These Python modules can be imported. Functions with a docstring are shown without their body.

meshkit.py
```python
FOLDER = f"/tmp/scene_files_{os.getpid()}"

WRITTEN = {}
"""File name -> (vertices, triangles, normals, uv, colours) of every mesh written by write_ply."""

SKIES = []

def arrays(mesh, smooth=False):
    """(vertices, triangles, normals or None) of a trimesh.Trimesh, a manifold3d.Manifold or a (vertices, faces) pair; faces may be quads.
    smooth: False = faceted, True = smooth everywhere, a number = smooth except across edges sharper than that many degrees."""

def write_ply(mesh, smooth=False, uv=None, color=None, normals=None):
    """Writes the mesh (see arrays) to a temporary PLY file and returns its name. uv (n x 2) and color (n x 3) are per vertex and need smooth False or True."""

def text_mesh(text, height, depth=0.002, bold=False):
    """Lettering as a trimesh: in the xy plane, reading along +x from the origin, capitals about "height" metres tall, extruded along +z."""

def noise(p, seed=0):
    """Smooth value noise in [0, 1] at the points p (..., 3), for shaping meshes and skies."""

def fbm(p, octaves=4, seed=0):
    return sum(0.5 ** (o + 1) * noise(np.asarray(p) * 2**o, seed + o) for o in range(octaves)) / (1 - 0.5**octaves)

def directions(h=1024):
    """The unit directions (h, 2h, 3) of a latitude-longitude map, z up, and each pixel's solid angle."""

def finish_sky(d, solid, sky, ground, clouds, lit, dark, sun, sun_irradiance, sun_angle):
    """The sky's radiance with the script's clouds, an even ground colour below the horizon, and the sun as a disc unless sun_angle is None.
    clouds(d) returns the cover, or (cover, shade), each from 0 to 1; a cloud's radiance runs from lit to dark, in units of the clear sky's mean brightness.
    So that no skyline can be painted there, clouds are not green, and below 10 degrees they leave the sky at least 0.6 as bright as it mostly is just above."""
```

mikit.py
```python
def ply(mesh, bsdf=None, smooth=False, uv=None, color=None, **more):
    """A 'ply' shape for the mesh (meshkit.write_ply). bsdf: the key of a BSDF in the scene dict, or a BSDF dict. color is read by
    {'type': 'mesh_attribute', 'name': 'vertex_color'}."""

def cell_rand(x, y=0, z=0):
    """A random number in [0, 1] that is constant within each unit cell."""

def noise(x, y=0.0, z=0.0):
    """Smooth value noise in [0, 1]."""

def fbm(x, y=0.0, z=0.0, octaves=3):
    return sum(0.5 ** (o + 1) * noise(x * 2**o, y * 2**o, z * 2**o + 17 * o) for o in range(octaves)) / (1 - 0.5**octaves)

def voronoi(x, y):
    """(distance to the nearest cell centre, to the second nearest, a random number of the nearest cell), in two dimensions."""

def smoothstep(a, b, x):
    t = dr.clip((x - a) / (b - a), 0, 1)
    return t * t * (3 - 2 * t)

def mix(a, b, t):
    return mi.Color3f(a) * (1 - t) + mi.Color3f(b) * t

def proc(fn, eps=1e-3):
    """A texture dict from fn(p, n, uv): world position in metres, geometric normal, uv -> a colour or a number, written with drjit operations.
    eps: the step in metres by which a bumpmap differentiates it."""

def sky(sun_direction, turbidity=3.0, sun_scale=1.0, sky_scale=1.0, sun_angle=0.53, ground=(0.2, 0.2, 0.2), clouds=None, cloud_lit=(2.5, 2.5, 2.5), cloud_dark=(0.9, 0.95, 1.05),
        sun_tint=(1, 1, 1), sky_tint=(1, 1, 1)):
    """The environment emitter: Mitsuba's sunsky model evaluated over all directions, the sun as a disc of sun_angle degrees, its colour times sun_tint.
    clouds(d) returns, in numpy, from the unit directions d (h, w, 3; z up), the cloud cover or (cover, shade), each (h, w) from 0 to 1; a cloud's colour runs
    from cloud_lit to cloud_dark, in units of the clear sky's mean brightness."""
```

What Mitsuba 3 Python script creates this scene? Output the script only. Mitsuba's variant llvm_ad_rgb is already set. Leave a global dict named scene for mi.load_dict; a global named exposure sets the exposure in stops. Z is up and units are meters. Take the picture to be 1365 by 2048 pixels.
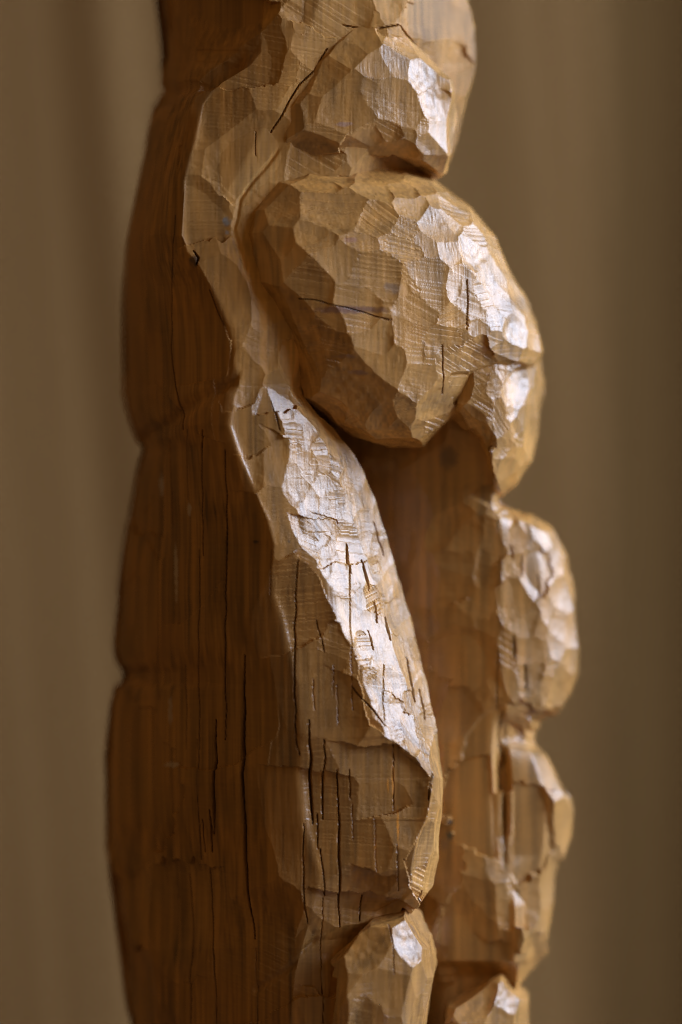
import math
import numpy as np
import mitsuba as mi
import drjit as dr
import mikit, meshkit
from scipy.spatial import cKDTree
from scipy.interpolate import PchipInterpolator
from scipy.ndimage import gaussian_filter1d, gaussian_filter

T = mi.ScalarTransform4f
scene, labels = {}, {}

# ------------------------------------------------------------------ camera, light, exposure
S = 0.00028            # metres per carving unit
D = 5714.0             # camera to the sharp plane, in carving units (1.6 m)
FRONT = 300.0          # the sharp plane lies this far in front of the log's axis
Z0 = 0.75              # camera height
exposure = 0.0

scene['camera'] = {
    'type': 'thinlens', 'fov_axis': 'x', 'fov': 2 * math.degrees(math.atan(682.5 / D)),
    'aperture_radius': 0.048, 'focus_distance': (D + 20) * S, 'near_clip': 0.05, 'far_clip': 50.0,
    'to_world': T().look_at(origin=[0, -(D + FRONT) * S, Z0], target=[0, 0, Z0], up=[0, 0, 1])}
scene['ambient'] = {'type': 'constant', 'radiance': {'type': 'rgb', 'value': [0.215, 0.128, 0.049]}}
# daylight from a tall window to the right, a little above the figure
scene['window_light'] = {
    'type': 'rectangle',
    'to_world': T().look_at(origin=[2.28, -0.22, Z0 + 0.95], target=[0.0, 0.0, Z0], up=[0, 0, 1]) @ T().scale([1.0, 0.72, 1]),
    'emitter': {'type': 'area', 'radiance': {'type': 'rgb', 'value': [9.4, 11.1, 14.6]}}}
labels['window_light'] = {'label': 'bright daylight window panel out of view to the right', 'category': 'window'}

# ------------------------------------------------------------------ materials
def fibre(p, n, uv):
    return mikit.noise(p.x * 1100, p.y * 1100, p.z * 60)

def wood(rough, spec):
    return {'type': 'twosided', 'b': {'type': 'bumpmap', 'scale': 0.00012, 'arbitrary': mikit.proc(fibre, 2e-4),
            'b': {'type': 'principled', 'base_color': {'type': 'mesh_attribute', 'name': 'vertex_color'},
                  'roughness': rough, 'specular': spec}}}
scene['wood_fresh'] = wood(0.40, 0.9)
scene['wood_old'] = wood(0.55, 0.28)

def linen(p, n, uv):
    w = mikit.noise(p.x * 900, 0.0, p.z * 60) * 0.5 + mikit.noise(p.x * 60, 3.0, p.z * 900) * 0.5
    m = mikit.fbm(p.x * 6, p.y * 6, p.z * 3)
    return mikit.mix((0.190, 0.107, 0.036), (0.242, 0.141, 0.051), w * 0.6 + m * 0.4)
scene['linen'] = {'type': 'twosided', 'b': {'type': 'principled', 'base_color': mikit.proc(linen), 'roughness': 0.9, 'specular': 0.2, 'sheen': 0.3}}
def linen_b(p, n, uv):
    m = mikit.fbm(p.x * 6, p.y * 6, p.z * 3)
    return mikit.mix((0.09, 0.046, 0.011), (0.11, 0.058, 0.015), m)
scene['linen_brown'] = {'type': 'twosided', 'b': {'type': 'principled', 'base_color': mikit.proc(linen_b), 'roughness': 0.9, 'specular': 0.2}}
def boards(p, n, uv):
    return mikit.mix((0.12, 0.075, 0.04), (0.2, 0.13, 0.07), mikit.fbm(p.x * 3, p.y * 40, 0.0))
scene['floor_wood'] = {'type': 'principled', 'base_color': mikit.proc(boards), 'roughness': 0.5}

# ------------------------------------------------------------------ surroundings
def floor_mesh():
    v = [[-4, -4, 0], [4, -4, 0], [4, 4, 0], [-4, 4, 0]]
    return np.array(v, float), np.array([[0, 1, 2], [0, 2, 3]])
scene['floor'] = mikit.ply(floor_mesh(), 'floor_wood')
labels['floor'] = {'label': 'dark brown floor below the carving', 'category': 'floor', 'kind': 'structure'}

def curtain_mesh():
    xs = np.linspace(-1.5, 0.238, 700)
    zs = np.linspace(0.02, 2.4, 120)
    X, Z = np.meshgrid(xs, zs)
    q = np.stack([X * 5.0 + 0.45 * (Z - 1), Z * 0.25, 0 * X], -1)
    y = 0.95 + 0.006 * np.sin(X * 11 + 2.2 + 3 * meshkit.noise(q)) + 0.016 * (meshkit.noise(q * [2.1, 1.5, 1], 3) - .5) + 0.018 * (meshkit.noise(q * [5, 3, 1], 5) - .5) + 0.006 * (meshkit.noise(q * [13, 2, 1], 6) - .5)
    V = np.stack([X, y, Z], -1).reshape(-1, 3)
    n, m = X.shape
    i = np.arange(n * m).reshape(n, m)
    F = np.stack([i[:-1, :-1], i[:-1, 1:], i[1:, 1:], i[1:, :-1]], -1).reshape(-1, 4)
    return V, F
scene['curtain'] = mikit.ply(curtain_mesh(), 'linen', smooth=True)
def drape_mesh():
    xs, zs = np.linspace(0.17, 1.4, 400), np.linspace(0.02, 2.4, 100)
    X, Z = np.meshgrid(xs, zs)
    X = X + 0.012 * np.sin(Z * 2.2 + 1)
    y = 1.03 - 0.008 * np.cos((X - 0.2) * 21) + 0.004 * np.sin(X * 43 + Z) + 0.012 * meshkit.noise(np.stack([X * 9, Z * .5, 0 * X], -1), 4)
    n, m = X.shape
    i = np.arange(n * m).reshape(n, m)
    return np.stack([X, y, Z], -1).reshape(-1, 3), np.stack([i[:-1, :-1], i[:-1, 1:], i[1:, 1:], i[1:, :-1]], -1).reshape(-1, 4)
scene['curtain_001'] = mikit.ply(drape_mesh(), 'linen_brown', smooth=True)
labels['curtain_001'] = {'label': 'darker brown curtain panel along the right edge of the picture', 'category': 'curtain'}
labels['curtain'] = {'label': 'plain olive brown linen curtain hanging in soft blurred folds behind the carving', 'category': 'curtain'}

# ------------------------------------------------------------------ carving tools (carving units: X right, Y down, d away)
def lift(X, Y, d):
    s = 1 + (d + FRONT) / D
    return np.stack([(X - 682.5) * s, d, (1024 - Y) * s], -1)
def world(P):
    return P * S + [0, 0, Z0]
def drop(P):
    s = 1 + (P[..., 1] + FRONT) / D
    return P[..., 0] / s + 682.5, 1024 - P[..., 2] / s

def grid_faces(n, m, wrap):
    i = np.arange(n * m).reshape(n, m)
    if wrap:
        i = np.hstack([i, i[:, :1]])
    return np.stack([i[:-1, :-1], i[1:, :-1], i[1:, 1:], i[:-1, 1:]], -1).reshape(-1, 4)

def normals(V, F):
    t = np.vstack([F[:, [0, 1, 2]], F[:, [0, 2, 3]]])
    n = np.cross(V[t[:, 1]] - V[t[:, 0]], V[t[:, 2]] - V[t[:, 0]])
    out = np.zeros_like(V)
    for k in range(3):
        for c in range(3):
            out[:, c] += np.bincount(t[:, k], n[:, c], len(V))
    return out / np.maximum(np.linalg.norm(out, axis=1, keepdims=True), 1e-12)

def n1(w, seed=0):
    w = np.asarray(w, float)
    z = np.zeros_like(w)
    return meshkit.noise(np.stack([w, z, z], -1), seed)

def chisel(V, N, size, aniso, tilt, seed, strength=None, wob=10.0, stria=0.7, stria_dir=None, hollow=0.085):
    """Cut the surface into flat tool facets. size: array (facet spacing per vertex). Returns the displacement and the facet number."""
    rng = np.random.default_rng(seed)
    A = np.asarray(aniso, float)
    Q = V @ A.T
    cand = rng.permutation(len(V))[:14000]
    acc, accq, accs = [], np.zeros((6000, 3)), np.zeros(6000)
    n = 0
    for c in cand:
        s = size[c] * (0.75 + 0.5 * rng.random())
        if n == 0 or np.all(((accq[:n] - Q[c]) ** 2).sum(1) > (0.5 * (accs[:n] + s)) ** 2):
            accq[n], accs[n] = Q[c], s
            acc.append(c); n += 1
            if n >= 6000: break
    acc = np.array(acc)
    sp = size[acc]
    pn = N[acc] + rng.normal(0, 1, (n, 3)) * np.tan(np.radians(np.broadcast_to(tilt, len(V))[acc]))[:, None]
    pn /= np.linalg.norm(pn, axis=1, keepdims=True)
    k = min(14, n)
    dist, idx = cKDTree(Q[acc]).query(Q, k=k)
    # each stroke is a shallow hollow scoop; the wood that is left is what every scoop near it has spared
    off = rng.normal(0, 0.03, n) * sp
    ca = rng.normal(0, 0.30, n) + (0.12 if stria_dir is None else stria_dir)
    side = np.where(rng.random(n) < .8, 1., -1.)
    ends = 0.25 + 0.75 * rng.random(n)
    wobv = (meshkit.noise(V / 16, seed) - .5) * wob + (meshkit.noise(V / 6, seed + 1) - .5) * wob * .35
    T = np.empty((len(V), k), np.float32)
    for j in range(k):
        i = idx[:, j]
        p, q, z = V[acc[i]] - V, pn[i], sp[i]
        den = np.maximum((N * q).sum(1), 0.6)
        tj = (p * q).sum(1) / den
        al = -(p[:, 0] * np.cos(ca[i]) - p[:, 2] * np.sin(ca[i])) + wobv * .6
        ac = -(p[:, 2] * np.cos(ca[i]) + p[:, 0] * np.sin(ca[i])) + wobv
        dp = -p[:, 1]
        away = np.maximum(0.3, (N[acc[i]] * N).sum(1))
        e = side[i] * al / z
        T[:, j] = tj + off[i] + z * (hollow * (ac / z) ** 2 + hollow * .45 * (dp / z) ** 2 + hollow * .4 * e ** 2 + ends[i] * np.maximum(0, e - .42) ** 2) + z * .25 * (1 / away - 1)
    sel = T.argmin(1)
    best = idx[np.arange(len(V)), sel]
    t = np.clip(T[np.arange(len(V)), sel].astype(float), -0.25 * sp[best], 0.2 * sp[best])
    p = V[acc][best]
    w = V[:, 2] * np.cos(ca[best]) + V[:, 0] * np.sin(ca[best])
    lam = 8 + 8 * rng.random(n)[best]
    ph = w / lam + 1.5 * n1(w / 19 + best * 3.1, 6) + best * .37
    ridg = 0.8 * (ph - np.floor(ph) - .5) + 0.5 * (n1(w / 4.5 + best * 37.7, 1) - .5) + 0.7 * (n1(w / 11. + best * 11.3, 2) - .5)
    amp = 0.12 + 1.3 * rng.random(n)[best] ** 3
    t += np.broadcast_to(stria, len(V)) * amp * ridg * 1.3
    if strength is not None:
        t = t * strength
    return t, best, rng.random(n)[best]

def crack_field(X, Y, cracks):
    """(depth, darkness) of splits given as ((x, y), ...), width."""
    dep, dark = np.zeros(len(X)), np.zeros(len(X))
    for pts, w in cracks:
        pts = np.array(pts, float)
        sel = np.where((X > pts[:, 0].min() - 30) & (X < pts[:, 0].max() + 30) & (Y > pts[:, 1].min() - 30) & (Y < pts[:, 1].max() + 30))[0]
        if not len(sel): continue
        x, y = X[sel], Y[sel]
        horiz = abs(pts[-1, 0] - pts[0, 0]) > abs(pts[-1, 1] - pts[0, 1])
        wig = (n1(x / 33 if horiz else y / 33, 9) - .5) * 4 * min(1, w / 4)
        if horiz: y = y + wig
        else: x = x + wig
        best, along = np.full(len(sel), 1e9), np.zeros(len(sel))
        L = np.r_[0, np.cumsum(np.hypot(*np.diff(pts, axis=0).T))]
        for a, b, l0 in zip(pts[:-1], pts[1:], L):
            e = b - a
            u = np.clip(((x - a[0]) * e[0] + (y - a[1]) * e[1]) / (e @ e), 0, 1)
            dd = np.hypot(x - a[0] - u * e[0], y - a[1] - u * e[1])
            along = np.where(dd < best, (l0 + u * np.hypot(*e)) / L[-1], along)
            best = np.minimum(best, dd)
        ww = 0.72 * w * (0.25 + 0.75 * np.sin(np.pi * np.clip(along, 0.02, .98)) ** .6) * (0.7 + 0.6 * n1(along * L[-1] / 60, 4))
        f = np.clip(1.25 - best / np.maximum(ww * 0.5, 1.15), 0, 1)
        f *= min(1, w / 3.2)
        dep[sel] = np.maximum(dep[sel], f * (1.0 + 1.3 * w))
        dark[sel] = np.maximum(dark[sel], f)
    return dep, dark

FRESH, OLD = np.array([0.44, 0.228, 0.060]), np.array([0.225, 0.100, 0.022])
def tone(V, X, Y, old, facet, dark, stains=()):
    """Wood colour: growth rings, fibres, patina, dirt in the splits."""
    r = np.hypot(V[:, 0] + 60 + 25 * (meshkit.noise(V / [300, 300, 900], 2) - .5), V[:, 1] - 60) / 12
    ring = n1(r + 1.2 * meshkit.noise(V / [90, 90, 500], 8), 3)
    fib = meshkit.noise(V / [5, 5, 170], 4)
    fib2 = meshkit.noise(V / [14, 14, 420], 5)
    fleck = meshkit.noise(V / [26, 26, 3.2], 6)
    blot = meshkit.fbm(V / 150, 3, 7)
    m = 0.74 + 0.34 * ring + 0.44 * (fib - .5) + 0.34 * (fib2 - .5) + 0.09 * (fleck - .5) + 0.5 * (blot - .5) + 0.16 * (facet - .5)
    m = m + np.clip(old, 0, 1) * (0.55 * (meshkit.noise(V / [9, 9, 600], 14) - .5) + 0.4 * (meshkit.noise(V / [3.5, 3.5, 240], 15) - .5) + 0.45 * np.clip(meshkit.noise((V + V[:, [0]] * [0, 0, 0.16]) / [60, 60, 2.6], 16) - .74, 0, 1))
    old = np.clip(old + 0.5 * (blot - .5) * (old > 0.02), 0, 1)[:, None]
    c = (FRESH * (1 - old) + OLD * old) * m[:, None]
    c = c * (1 + (meshkit.noise(V / 60, 11)[:, None] - .5) * [[-0.05, 0.02, 0.22]])
    for sx, sy, rx, ry, col, a in stains:
        q = ((X - sx) / rx) ** 2 + ((Y - sy) / ry) ** 2 + 1.2 * (meshkit.noise(V / 9, 12) - .5)
        f = (np.clip(1.3 - q, 0, 1) * a)[:, None]
        c = c * (1 - f) + np.array(col) * f
    dk = np.clip(dark, 0, 1)[:, None] * 0.82
    c = c * (1 - dk) + np.array([0.045, 0.022, 0.011]) * dk
    return np.clip(c, 0.004, 0.9)

def put(key, V, F, col, mat='wood_fresh'):
    used = np.unique(F)
    new = np.zeros(len(V), int); new[used] = np.arange(len(used))
    scene[key] = mikit.ply((world(V[used]), new[F]), mat, smooth=False, color=col[used])

NAME = 'carved_wooden_figure'
labels[NAME] = {'label': 'chiselled brown wooden figure with round belly and cracked log back', 'category': 'wood carving'}

def curve(pts, Y, smooth=True):
    p = np.array(pts, float)
    if smooth: return PchipInterpolator(p[:, 0], p[:, 1])(np.clip(Y, p[0, 0], p[-1, 0]))
    return np.interp(Y, p[:, 0], p[:, 1])

# ------------------------------------------------------------------ torso and near leg: one log, lofted through rails
Yr = np.r_[np.arange(-260, -60, 8.), np.arange(-60, 2110, 2.2), np.linspace(2116, 3690, 60)]
Lx = curve([(-300, 296), (0, 300), (80, 309), (150, 314), (180, 319), (196, 305), (215, 294), (350, 274), (480, 249), (560, 240), (620, 237), (780, 239), (830, 248), (870, 262), (900, 277), (915, 272), (1000, 254), (1150, 231), (1230, 224), (1285, 219), (1320, 224), (1345, 233), (1365, 230), (1382, 213), (1420, 204), (1500, 199), (1600, 198), (1700, 202), (1860, 220), (1960, 235), (2048, 250), (2200, 270), (3700, 300)], Yr)
X3 = curve([(-300, 525), (100, 521), (125, 500), (160, 440), (205, 404), (280, 390), (360, 368), (470, 362), (520, 385), (570, 425), (640, 455), (700, 470), (770, 478), (790, 468), (850, 461), (900, 476), (940, 494), (1000, 519), (1040, 540), (1090, 552), (1140, 546), (1190, 550), (1230, 564), (1290, 578), (1370, 597), (1450, 603), (1550, 603), (1650, 612), (1750, 640), (1850, 620), (1950, 590), (2200, 560), (3700, 560)], Yr, False)
D3 = curve([(-300, -285), (0, -285), (360, -308), (600, -325), (800, -335), (1000, -345), (1200, -345), (1700, -338), (1850, -334), (1950, -326), (2200, -320), (3700, -310)], Yr)
X4 = curve([(-300, 650), (0, 640), (100, 605), (250, 530), (350, 475), (400, 445), (500, 462), (600, 512), (700, 540), (760, 530), (850, 565), (890, 572), (930, 570), (960, 577), (1000, 592), (1028, 611), (1062, 615), (1076, 596), (1092, 600), (1104, 622), (1118, 641), (1162, 656), (1188, 670), (1224, 674), (1261, 680), (1294, 701), (1300, 712), (1323, 712), (1349, 739), (1371, 733), (1404, 755), (1437, 756), (1455, 778), (1477, 783), (1517, 832), (1545, 855), (1556, 862), (1615, 866), (1670, 842), (1721, 831), (1761, 819), (1812, 800), (1835, 770), (1870, 716), (1910, 674), (2048, 664), (3700, 655)], Yr, False)
D4 = curve([(-300, -290), (0, -285), (300, -300), (600, -316), (800, -320), (1000, -326), (1300, -338), (1500, -335), (1600, -330), (1730, -330), (1812, -300), (1850, -286), (1880, -288), (1940, -308), (2200, -312), (3700, -300)], Yr)
X5 = curve([(-300, 930), (-60, 938), (0, 945), (60, 956), (120, 955), (180, 949), (260, 924), (310, 904), (350, 884), (385, 850), (450, 760), (600, 690), (735, 632), (788, 607), (850, 660), (910, 710), (980, 745), (1060, 770), (1160, 800), (1260, 829), (1370, 855), (1470, 876), (1560, 886), (1640, 886), (1720, 879), (1780, 862), (1815, 826), (1835, 802), (1870, 770), (1910, 755), (2048, 755), (3700, 745)], Yr, False)
D5 = curve([(-300, -75), (350, -75), (450, -130), (735, -235), (790, -245), (850, -225), (1000, -180), (1200, -165), (1450, -195), (1640, -225), (1815, -230), (1910, -240), (3700, -240)], Yr)
X4s = gaussian_filter1d(X4, 16)
leg = (Yr > 770) & (Yr < 1640)
X4 = np.where(leg, 0.72 * X4 + 0.28 * X4s, X4)
D4 = np.where(leg, D4 + 0.45 * (X4 - X4s) * (D5 - D4) / np.maximum(X5 - X4s, 25), D4)
up = np.clip((760 - Yr) / 260, 0, 1)
X4b = X4 + (X5 - X4) * (0.55 * up + 0.62 * (1 - up))
D4b = D4 + (D5 - D4) * (0.30 * up + 0.56 * (1 - up)) - 12
rails, segc = [], []
for k in range(8):
    th = k / 8 * np.pi / 2
    el = (1 - np.cos(th), np.sin(th)); ln = (k / 8, k / 8)
    fx, fd = 0.72 * el[0] + 0.28 * ln[0], 0.72 * el[1] + 0.28 * ln[1]
    rails.append((Lx + fx * (X3 - Lx), 60 + fd * (D3 - 60))); segc.append(k / 2)
rails += [(X3, D3), (X4, D4), (X4b, D4b), (X5, D5),
          (X5 - 22, np.minimum(D5 + 190, 70)), (np.minimum(X5 - 60, 700), 0 * Yr + 240), (Lx * .45 + 560 * .55, 0 * Yr + 320), (Lx + 60, 0 * Yr + 230)]
segc += list(range(4, 12)) + [12]
nseg = [22] * 8 + [56, 56, 56, 40, 12, 12, 12, 12]
cols, seg_id = [], []
for k, n in enumerate(nseg):
    (xa, da), (xb, db) = rails[k], rails[(k + 1) % len(rails)]
    for j in range(n):
        t = j / n
        cols.append((xa + (xb - xa) * t, da + (db - da) * t)); seg_id.append(segc[k] + (segc[k + 1] - segc[k]) * t)
X = np.stack([c[0] for c in cols], 1); Dd = np.stack([c[1] for c in cols], 1)
# round the corners along the section, more on the old back than on the carved leg
Xs, Ds = gaussian_filter1d(X, 12, axis=1, mode='wrap'), gaussian_filter1d(Dd, 12, axis=1, mode='wrap')
Xs2, Ds2 = gaussian_filter1d(X, 2.0, axis=1, mode='wrap'), gaussian_filter1d(Dd, 2.0, axis=1, mode='wrap')
u = np.arange(X.shape[1]); c3 = sum(nseg[:8])
wgt = np.clip((c3 - u - 8) / 30, 0, 1) 
X, Dd = Xs2 + (Xs - Xs2) * wgt, Ds2 + (Ds - Ds2) * wgt
nfr = sum(nseg[:12])
X2, D2, G2 = [], [], []
segs = np.r_[seg_id, 12.0]
for i in range(len(Yr)):
    xs, ds = np.r_[X[i], X[i, 0]], np.r_[Dd[i], Dd[i, 0]]
    L = np.r_[0, np.cumsum(np.hypot(np.diff(xs), np.diff(ds)))]
    at = np.r_[np.linspace(0, L[nfr], 540, endpoint=False), np.linspace(L[nfr], L[-1], 70, endpoint=False)]
    X2.append(np.interp(at, L, xs)); D2.append(np.interp(at, L, ds)); G2.append(np.interp(at, L, segs))
X, Dd, G = np.array(X2), np.array(D2), np.array(G2)
Yg = np.repeat(Yr[:, None], X.shape[1], 1)
V = lift(X.ravel(), Yg.ravel(), Dd.ravel())
F = grid_faces(*X.shape, True)
N = normals(V, F)
px, py = X.ravel(), Yg.ravel()
sid = G.ravel().astype(int)
leg_side = (sid >= 4) & (sid <= 7)
white = (sid >= 5) & (sid <= 7) & (py > 760)
low = np.clip((py - 1640) / 120, 0, 1)
size = np.where(sid < 4, 120., 85.)
size = np.where(white, 25 + 14 * (py > 1500), size)
size = np.where((sid == 4) & (py > 1040), 95., size)
size = np.where((py > 1750), 100., size)
size = np.where((sid >= 6) & (sid <= 8) & (py < 400), 50., size)
size = np.where((sid >= 4) & (sid < 6) & (py < 800), 50., size)
tl = 5.5 - 1.5 * white + 4 * low + 1.5 * ((sid >= 4) & (py < 800))
st_ = np.where(white, 1.7, np.where(sid >= 4, 0.95, 0.5))
strength = np.where(sid < 4, 0.22 + 0.5 * low, np.where(white, 0.78, 0.8))
strength = np.where((sid < 4) & (py < 230), 0.7, strength)
strength = np.where((sid == 5) & (py > 1400), 1.0, strength)
strength = np.where((sid >= 9), 0.3, strength)
strength = np.where((sid >= 6) & (sid <= 8) & (py < 400), 0.6, strength)
strength = gaussian_filter(strength.reshape(X.shape), 4).ravel()
t1, best, fr = chisel(V, N, size, np.diag([0.75, 0.9, 1.25]), tl, 3, strength, wob=9, stria=st_)
creases = [([(310, 196), (400, 168), (480, 124)], 26), ([(255, 892), (330, 850), (400, 800), (475, 757)], 22), ([(200, 1352), (250, 1350), (300, 1345)], 20),
           ([(500, 1985), (560, 1950), (640, 1890)], 12), ([(560, 300), (480, 400), (470, 460), (495, 540)], 10)]
cr = np.zeros(len(px))
for pts, w in creases:
    f, _ = crack_field(px, py, [(pts, 3)])
    f = gaussian_filter(f.reshape(X.shape), (w / 5, w / 8)).ravel()
    cr = np.maximum(cr, f / f.max() * w * 0.55)
cracks = [([(490, 1310), (487, 1450), (486, 1550), (489, 1640), (492, 1720), (500, 1880)], 7), ([(452, 900), (455, 1100), (450, 1300), (449, 1480)], 3.6), ([(430, 1440), (428, 1580), (427, 1670)], 7), ([(418, 1620), (421, 1660), (425, 1705)], 6),
          ([(596, 1120), (591, 1250), (589, 1340), (592, 1450), (598, 1510)], 5), ([(619, 1440), (622, 1560), (626, 1650)], 9), ([(650, 1480), (648, 1560), (646, 1640)], 6), ([(635, 1630), (638, 1700)], 5), ([(643, 1700), (652, 1795)], 5),
          ([(676, 1540), (679, 1640), (681, 1780), (682, 1860)], 6.5), ([(606, 1650), (609, 1800), (610, 1850)], 4.5), ([(406, 860), (405, 1000), (406, 1110)], 3), ([(398, 1100), (397, 1300), (396, 1500)], 2.6), ([(345, 690), (350, 760), (364, 860)], 4.5), ([(348, 430), (345, 560), (345, 690)], 2.4),
          ([(372, 1330), (370, 1500)], 2), ([(392, 1480), (396, 1620), (402, 1720)], 2.4), ([(404, 1640), (410, 1705)], 4), ([(415, 1740), (420, 1900), (428, 2060)], 3), ([(370, 1750), (378, 1900), (382, 2060)], 2.6), ([(318, 1000), (314, 1200), (318, 1400)], 1.8), ([(340, 880), (342, 1050)], 2.2), ([(375, 860), (374, 1000)], 1.8), ([(302, 1420), (306, 1700)], 1.6), ([(340, 1500), (346, 1800)], 1.6),
          ([(649, 1800), (648, 1950), (646, 2060)], 2.6), ([(503, 1900), (508, 2060)], 2),
          ([(696, 1088), (699, 1120), (702, 1145)], 8), ([(727, 1120), (733, 1150), (740, 1180)], 8), ([(748, 1045), (758, 1080), (769, 1110)], 5), ([(750, 1205), (755, 1245)], 5), ([(771, 1235), (780, 1280)], 5), ([(814, 1315), (823, 1360), (833, 1402)], 6.5), ([(841, 1378), (850, 1438)], 5.5), ([(738, 1262), (745, 1300)], 4.5),
          ([(700, 1140), (702, 1300), (706, 1420)], 2.2), ([(545, 1100), (541, 1190)], 2.0), ([(767, 1330), (770, 1440)], 2.0),
          ([(706, 1375), (740, 1415), (772, 1452)], 6), ([(864, 1545), (858, 1600)], 5), ([(787, 1480), (789, 1620)], 2.5), ([(795, 1690), (797, 1780)], 2.6), ([(635, 1240), (648, 1305)], 4), ([(750, 1640), (753, 1740)], 1.8), ([(675, 1370), (676, 1450)], 2), ([(627, 1360), (628, 1420)], 2.4), ([(668, 1330), (667, 1390)], 2),
          ([(700, 1540), (702, 1600)], 3), ([(705, 1610), (707, 1680)], 2), ([(545, 800), (560, 860)], 3), ([(840, 1780), (822, 1818)], 4), ([(722, 1850), (728, 1800)], 4),
          ([(420, 580), (432, 610), (450, 650)], 3), ([(388, 500), (398, 515), (392, 530)], 8), ([(512, 262), (514, 310)], 2.5), ([(806, 50), (830, 85), (862, 130), (884, 175)], 8), ([(690, 50), (740, 58), (800, 46)], 6), ([(655, 96), (630, 140), (600, 168), (575, 210), (545, 264)], 5)]
facing = N[:, 1] < 0.15
dep, dark = crack_field(px, py, cracks)
dep, dark = dep * facing, dark * facing
V = V + N * (t1 - cr - dep)[:, None]
old = np.where(sid < 4, 0.85, np.where((sid == 4), 0.28, 0.0)) + 0.35 * ((sid == 5) & (py > 1440) & (py < 1740))
old = np.where((sid == 4) & (py > 1420), 0.45, old)
old = np.where((sid >= 8), 0.85, old)
old = np.where((sid < 4) & (py > 1400) & (py < 1900), 0.75, old)
old = gaussian_filter1d(old.reshape(X.shape), 1.5, axis=1).ravel()
resin = (0.75, 0.30, 0.03)
stains = [(787, 1560, 2.2, 34, resin, .9), (796, 1655, 2.0, 40, resin, .9), (777, 1572, 2, 16, resin, .7), (751, 1690, 1.6, 20, resin, .5), (455, 441, 9, 11, (0.16, 0.16, 0.15), .8), (455, 463, 6, 5, (0.16, 0.16, 0.15), .6), (388, 522, 10, 14, (0.04, 0.03, 0.025), .8),
          (512, 1084, 6, 3, (0.03, 0.02, 0.01), .9), (578, 1084, 3, 3, (0.03, 0.02, 0.01), .9), (350, 1145, 4, 60, (0.42, 0.33, 0.25), .5), (378, 1020, 5, 14, (0.4, 0.32, 0.25), .5), (340, 1530, 16, 6, (0.4, 0.33, 0.27), .5), (340, 1420, 5, 30, (0.36, 0.29, 0.24), .4), (320, 970, 6, 22, (0.36, 0.29, 0.26), .5)]
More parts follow.
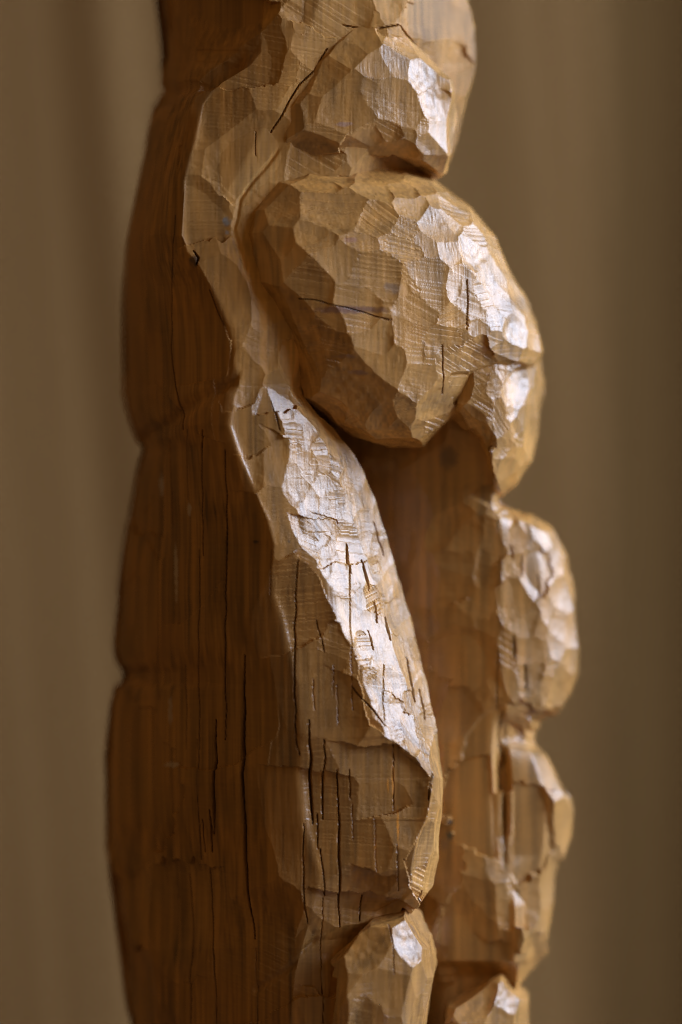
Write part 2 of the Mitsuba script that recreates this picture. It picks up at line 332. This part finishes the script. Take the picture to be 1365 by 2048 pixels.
col = tone(V, px, py, old, fr, dark, stains)
isleg = (G.ravel()[F].mean(1) >= 4) & (G.ravel()[F].mean(1) < 9) & (py[F].mean(1) >= 770)
put(NAME + '__torso', V, F[~isleg], col, 'wood_old')
put(NAME + '__leg', V, F[isleg], col)

# ------------------------------------------------------------------ rounded forms inside a traced outline
def pillow(key, outline, C, d0, front, back, seed, tiltx=0.0, tilty=0.0, ex=0.8, size=60., tilt=8., aniso=None, step=2.2, apex=(0, 0), old=0.0, cracks=(), stains=(), wob=9, stria=0.55, cuts=(), strength=None, mat='wood_fresh', smooth=3.0, sdir=None):
    o = np.array(outline, float) - C
    a, r = np.arctan2(o[:, 1], o[:, 0]), np.hypot(*o.T)
    i = np.argsort(a); a, r = a[i], r[i]
    # the outline densified as straight edges, then as a radius per angle
    pts = np.array([[r[k] * np.cos(a[k]), r[k] * np.sin(a[k])] for k in range(len(a))])
    dens = np.concatenate([pts[k] + (pts[(k + 1) % len(pts)] - pts[k]) * np.linspace(0, 1, 40, endpoint=False)[:, None] for k in range(len(pts))])
    da = np.unwrap(np.arctan2(dens[:, 1], dens[:, 0])); dr_ = np.hypot(*dens.T)
    nphi = int(2 * np.pi * r.mean() / step)
    phi = np.linspace(-np.pi, np.pi, nphi, endpoint=False)
    da3 = np.r_[da - 2 * np.pi, da, da + 2 * np.pi]; dr3 = np.tile(dr_, 3)
    j = np.argsort(da3, kind='stable')
    R = gaussian_filter1d(np.interp(phi, da3[j], dr3[j]), smooth, mode='wrap')
    nf = int(1.25 * r.mean() / step)
    psi = np.r_[np.linspace(-0.5 * np.pi, 0, 24, endpoint=False), np.linspace(0, 0.5 * np.pi, nf)]
    c, s = np.maximum(np.cos(psi), 0), np.sin(psi)
    rho = c ** ex
    h = np.sign(s) * np.abs(s) ** ex
    rho[-1] = 0.002; rho[0] = 0.002
    lens = np.maximum(h, 0)[:, None]
    PX = C[0] + rho[:, None] * R * np.cos(phi) + apex[0] * lens
    PY = C[1] + rho[:, None] * R * np.sin(phi) + apex[1] * lens
    PD = d0 + tiltx * (PX - C[0]) + tilty * (PY - C[1]) - np.where(h > 0, h * front, h * back)[:, None]
    V = lift(PX.ravel(), PY.ravel(), PD.ravel())
    F = grid_faces(len(psi), nphi, True)
    N = normals(V, F)
    if ((V - V.mean(0)) * N).sum() < 0:
        F = F[:, ::-1]; N = -N
    px, py = PX.ravel(), PY.ravel()
    sz = size(px, py) if callable(size) else np.full(len(V), float(size))
    st = strength(px, py) if strength else None
    t, best, fr = chisel(V, N, sz, np.diag([1, 1, 1.0]) if aniso is None else aniso, tilt, seed, st, wob=wob, stria=stria, stria_dir=sdir)
    for cx, cy, q, deep, reach in cuts:
        q = np.array(q) / np.linalg.norm(q)
        fr_v = np.where(N[:, 1] < -0.1)[0]
        c = fr_v[np.argmin((px[fr_v] - cx) ** 2 + (py[fr_v] - cy) ** 2)]
        den = (N * q).sum(1)
        tc = ((V[c] - V) @ q - deep) / np.maximum(den, 0.3) + (meshkit.noise(V / 12, 5) - .5) * 2 + 1.6 * (deep + 3) * (((V - V[c]) ** 2).sum(1) / reach ** 2) ** 1.5
        hit = (den > 0.4) & (((V - V[c]) ** 2).sum(1) < reach ** 2) & (tc < t)
        t = np.where(hit, tc + 0.4 * stria * (n1((V[:, 2] + .3 * V[:, 0]) / 5) - .5), t)
    dep, dark = crack_field(px, py, cracks)
    fc = (N[:, 1] < 0.1)
    V = V + N * (t - dep * fc)[:, None]
    od = old(px, py) if callable(old) else np.full(len(V), float(old))
    col = tone(V, px, py, od, fr, dark * fc, stains)
    put(NAME + '__' + key, V, F, col, mat)

MIRROR = (0.63, -0.73, 0.26)      # a stroke facing half way between the window and the front
sm = lambda a, b, x: np.clip((x - a) / (b - a), 0, 1)
pillow('belly', [(520, 372), (560, 345), (640, 330), (720, 325), (800, 335), (850, 350), (885, 365), (940, 415), (985, 470), (1020, 540), (1050, 600), (1075, 660), (1083, 700), (1064, 735), (1010, 750), (970, 765), (930, 815), (885, 848), (850, 884), (828, 893), (790, 891), (740, 884), (690, 860), (646, 826), (602, 795), (584, 735), (560, 680), (530, 630), (500, 570), (485, 520), (475, 460), (490, 410)],
       (775, 605), -135, 195, 100, 11, tiltx=0.28, ex=0.78, size=lambda x, y: 54 - 22 * sm(740, 920, x), tilt=4.5, stria=0.9, apex=(25, 12), cuts=[(745, 775, (-.12, -.88, -.45), 5, 150), (890, 775, (.60, -.64, -.48), 5, 100), (950, 500, MIRROR, 3, 60), (1000, 590, MIRROR, 3, 60), (1045, 680, MIRROR, 3, 60)], old=lambda x, y: 0.25 * sm(760, 560, x),
       cracks=[([(598, 597), (640, 602), (700, 618), (782, 638)], 4), ([(934, 560), (938, 610), (934, 660)], 3.5), ([(887, 690), (888, 790)], 3)],
       stains=[(700, 619, 80, 8, (0.13, 0.06, 0.06), .7), (717, 746, 22, 6, (0.2, 0.12, 0.11), .7), (690, 712, 22, 5, (0.2, 0.12, 0.11), .5), (785, 575, 18, 12, (0.2, 0.17, 0.15), .5), (700, 480, 14, 5, (0.25, 0.09, 0.07), .5)])
pillow('breast', [(556, 300), (552, 250), (575, 190), (608, 130), (655, 95), (700, 62), (750, 48), (795, 52), (830, 90), (862, 135), (890, 165), (908, 215), (906, 275), (892, 335), (872, 352), (840, 338), (800, 324), (700, 322), (620, 326)],
       (735, 205), -180, 100, 110, 21, tiltx=0.27, ex=0.72, size=48, tilt=6.5, apex=(18, -20), old=lambda x, y: 0.3 * sm(800, 640, x),
       cracks=[([(690, 330), (800, 326), (880, 350)], 7)], cuts=[(845, 165, MIRROR, 7, 70), (868, 225, MIRROR, 5, 60)], stains=[(690, 248, 20, 5, (0.3, 0.2, 0.2), .5)])
pillow('hip', [(950, 520), (1000, 520), (1040, 590), (1070, 640), (1082, 700), (1086, 780), (1076, 860), (1062, 925), (1030, 970), (1000, 996), (985, 965), (975, 900), (940, 870), (905, 830), (915, 760), (930, 650)],
       (1005, 790), -64, 140, 100, 31, tiltx=0.45, ex=0.8, size=29, tilt=6, stria=1.0, sdir=0.9, apex=(-15, 0), cuts=[(1045, 700, MIRROR, 3, 60), (1048, 800, MIRROR, 4, 70)])
pillow('knee', [(668, 1915), (690, 1885), (720, 1852), (770, 1826), (815, 1816), (845, 1835), (862, 1870), (868, 1920), (866, 1990), (858, 2048), (850, 2150), (835, 2260), (720, 2270), (660, 2150), (656, 2048), (662, 1960)],
       (765, 2010), -226, 145, 120, 61, tiltx=0.2, ex=0.66, size=64, tilt=9, old=0.35, apex=(-5, 0), cuts=[(808, 1866, MIRROR, 7, 70), (760, 1880, (-.1, -.9, .35), 3, 90)], cracks=[([(776, 1850), (786, 1890), (790, 1950)], 2.5)])
pillow('knee_001', [(878, 2040), (905, 2006), (950, 1990), (990, 1965), (1020, 1955), (1045, 1985), (1060, 2015), (1063, 2060), (1055, 2200), (1000, 2260), (920, 2240), (875, 2120)],
       (970, 2090), -70, 120, 110, 71, tiltx=0.2, ex=0.7, size=60, tilt=9, apex=(-5, 0), old=0.15, cuts=[(1005, 1998, MIRROR, 6, 60)])

# ------------------------------------------------------------------ far leg: a column behind the near one
Yr = np.r_[np.arange(420, 2110, 2.4), np.linspace(2116, 3690, 40)]
stepin = curve([(0, 90), (600, 60), (860, 0), (1925, 0), (1960, 45), (4000, 45)], Yr)
f2 = curve([(330, 680), (420, 690), (560, 800), (700, 900), (800, 925), (841, 926), (947, 911), (995, 926), (1040, 915), (1106, 906), (1132, 931), (1198, 934), (1238, 930), (1300, 925), (1450, 930), (1600, 905), (1700, 905), (1900, 900), (4000, 900)], Yr, False)
f3 = curve([(330, 690), (420, 700), (560, 820), (700, 930), (800, 985), (1000, 990), (1200, 985), (1420, 1000), (1600, 1008), (1720, 1010), (1800, 1020), (1900, 1020), (4000, 1000)], Yr)
fr_ = curve([(330, 700), (420, 720), (560, 850), (700, 960), (800, 985), (900, 990), (996, 1000), (1005, 1006), (1012, 1024), (1018, 1044), (1035, 1075), (1065, 1110), (1120, 1136), (1200, 1151), (1280, 1159), (1335, 1161), (1390, 1141), (1440, 1106), (1463, 1079), (1480, 1077), (1510, 1101), (1560, 1126), (1612, 1148), (1680, 1141), (1740, 1127), (1800, 1113), (1870, 1101), (1920, 1085), (1955, 1056), (1975, 1036), (2048, 1010), (4000, 1000)], Yr)
notch = 38 * np.exp(-((Yr - 1003) / 22) ** 2) + 24 * np.exp(-((Yr - 1470) / 26) ** 2) + 14 * np.exp(-((Yr - 1770) / 30) ** 2)
dv = -134 + 46 * np.exp(-((Yr - 1590) / 130) ** 4) + stepin
bulge = -10 * np.exp(-((Yr - 1230) / 170) ** 4) - 6 * np.exp(-((Yr - 1640) / 120) ** 4)
rl = [(0 * Yr + 560, 0 * Yr + 10), (0 * Yr + 780, -72 + stepin), (f2 - 30, -116 + stepin), (f2 + 5, -127 + stepin), (f3 - 12, -132 + stepin), (f3, dv), (f3 + 14, np.minimum(dv - 6, -118 + stepin) + notch), (f3 + 14 + 0.62 * (fr_ - f3 - 14), -98 + stepin * .6 + notch + bulge),
      (fr_ - 6, -48 + notch), (fr_, -12 + 0 * Yr), (fr_ - 24, 0 * Yr + 130), (0 * Yr + 850, 0 * Yr + 220), (0 * Yr + 700, 0 * Yr + 160)]
ns = [70, 46, 14, 22, 9, 9, 40, 40, 16, 24, 10, 10, 10]
X = np.stack([a + (b - a) * j / n for k, n in enumerate(ns) for j in range(n) for a, b in [(rl[k][0], rl[(k + 1) % len(rl)][0])]], 1)
Dd = np.stack([a + (b - a) * j / n for k, n in enumerate(ns) for j in range(n) for a, b in [(rl[k][1], rl[(k + 1) % len(rl)][1])]], 1)
X, Dd = gaussian_filter1d(X, 3, axis=1, mode='wrap'), gaussian_filter1d(Dd, 3, axis=1, mode='wrap')
px, py = X.ravel(), np.repeat(Yr[:, None], X.shape[1], 1).ravel()
V = lift(px, py, Dd.ravel())
F = grid_faces(*X.shape, True)
N = normals(V, F)
t, best, fr = chisel(V, N, np.where(px < 870, 66., np.where((px < 965) | (py > 1470), 56., 31.)), np.diag([1, 1, 1.15]), 7, 81, 0.85 + 0 * px, stria=0.6)
dep, dark = crack_field(px, py, [([(1004, 1425), (1006, 1560), (1012, 1720)], 4), ([(1026, 1090), (1028, 1118)], 6), ([(1047, 1108), (1048, 1152)], 6), ([(1081, 1150), (1082, 1195)], 5), ([(1028, 1272), (1031, 1318)], 9), ([(994, 1040), (994, 1062)], 5), ([(1052, 1330), (1054, 1378)], 5), ([(996, 1300), (994, 1420)], 3)])
V = V + N * (t - dep)[:, None]
col = tone(V, px, py, 0.3 * sm(935, 880, px) * sm(1700, 1300, py) + 0.1, fr, dark, [(897, 1673, 9, 9, (0.05, 0.05, 0.05), .9), (900, 1646, 6, 6, (0.06, 0.06, 0.06), .8), (885, 1690, 9, 14, (0.16, 0.09, 0.06), .6), (897, 915, 20, 24, (0.08, 0.04, 0.02), .7)])
put(NAME + '__leg_001', V, F, col)
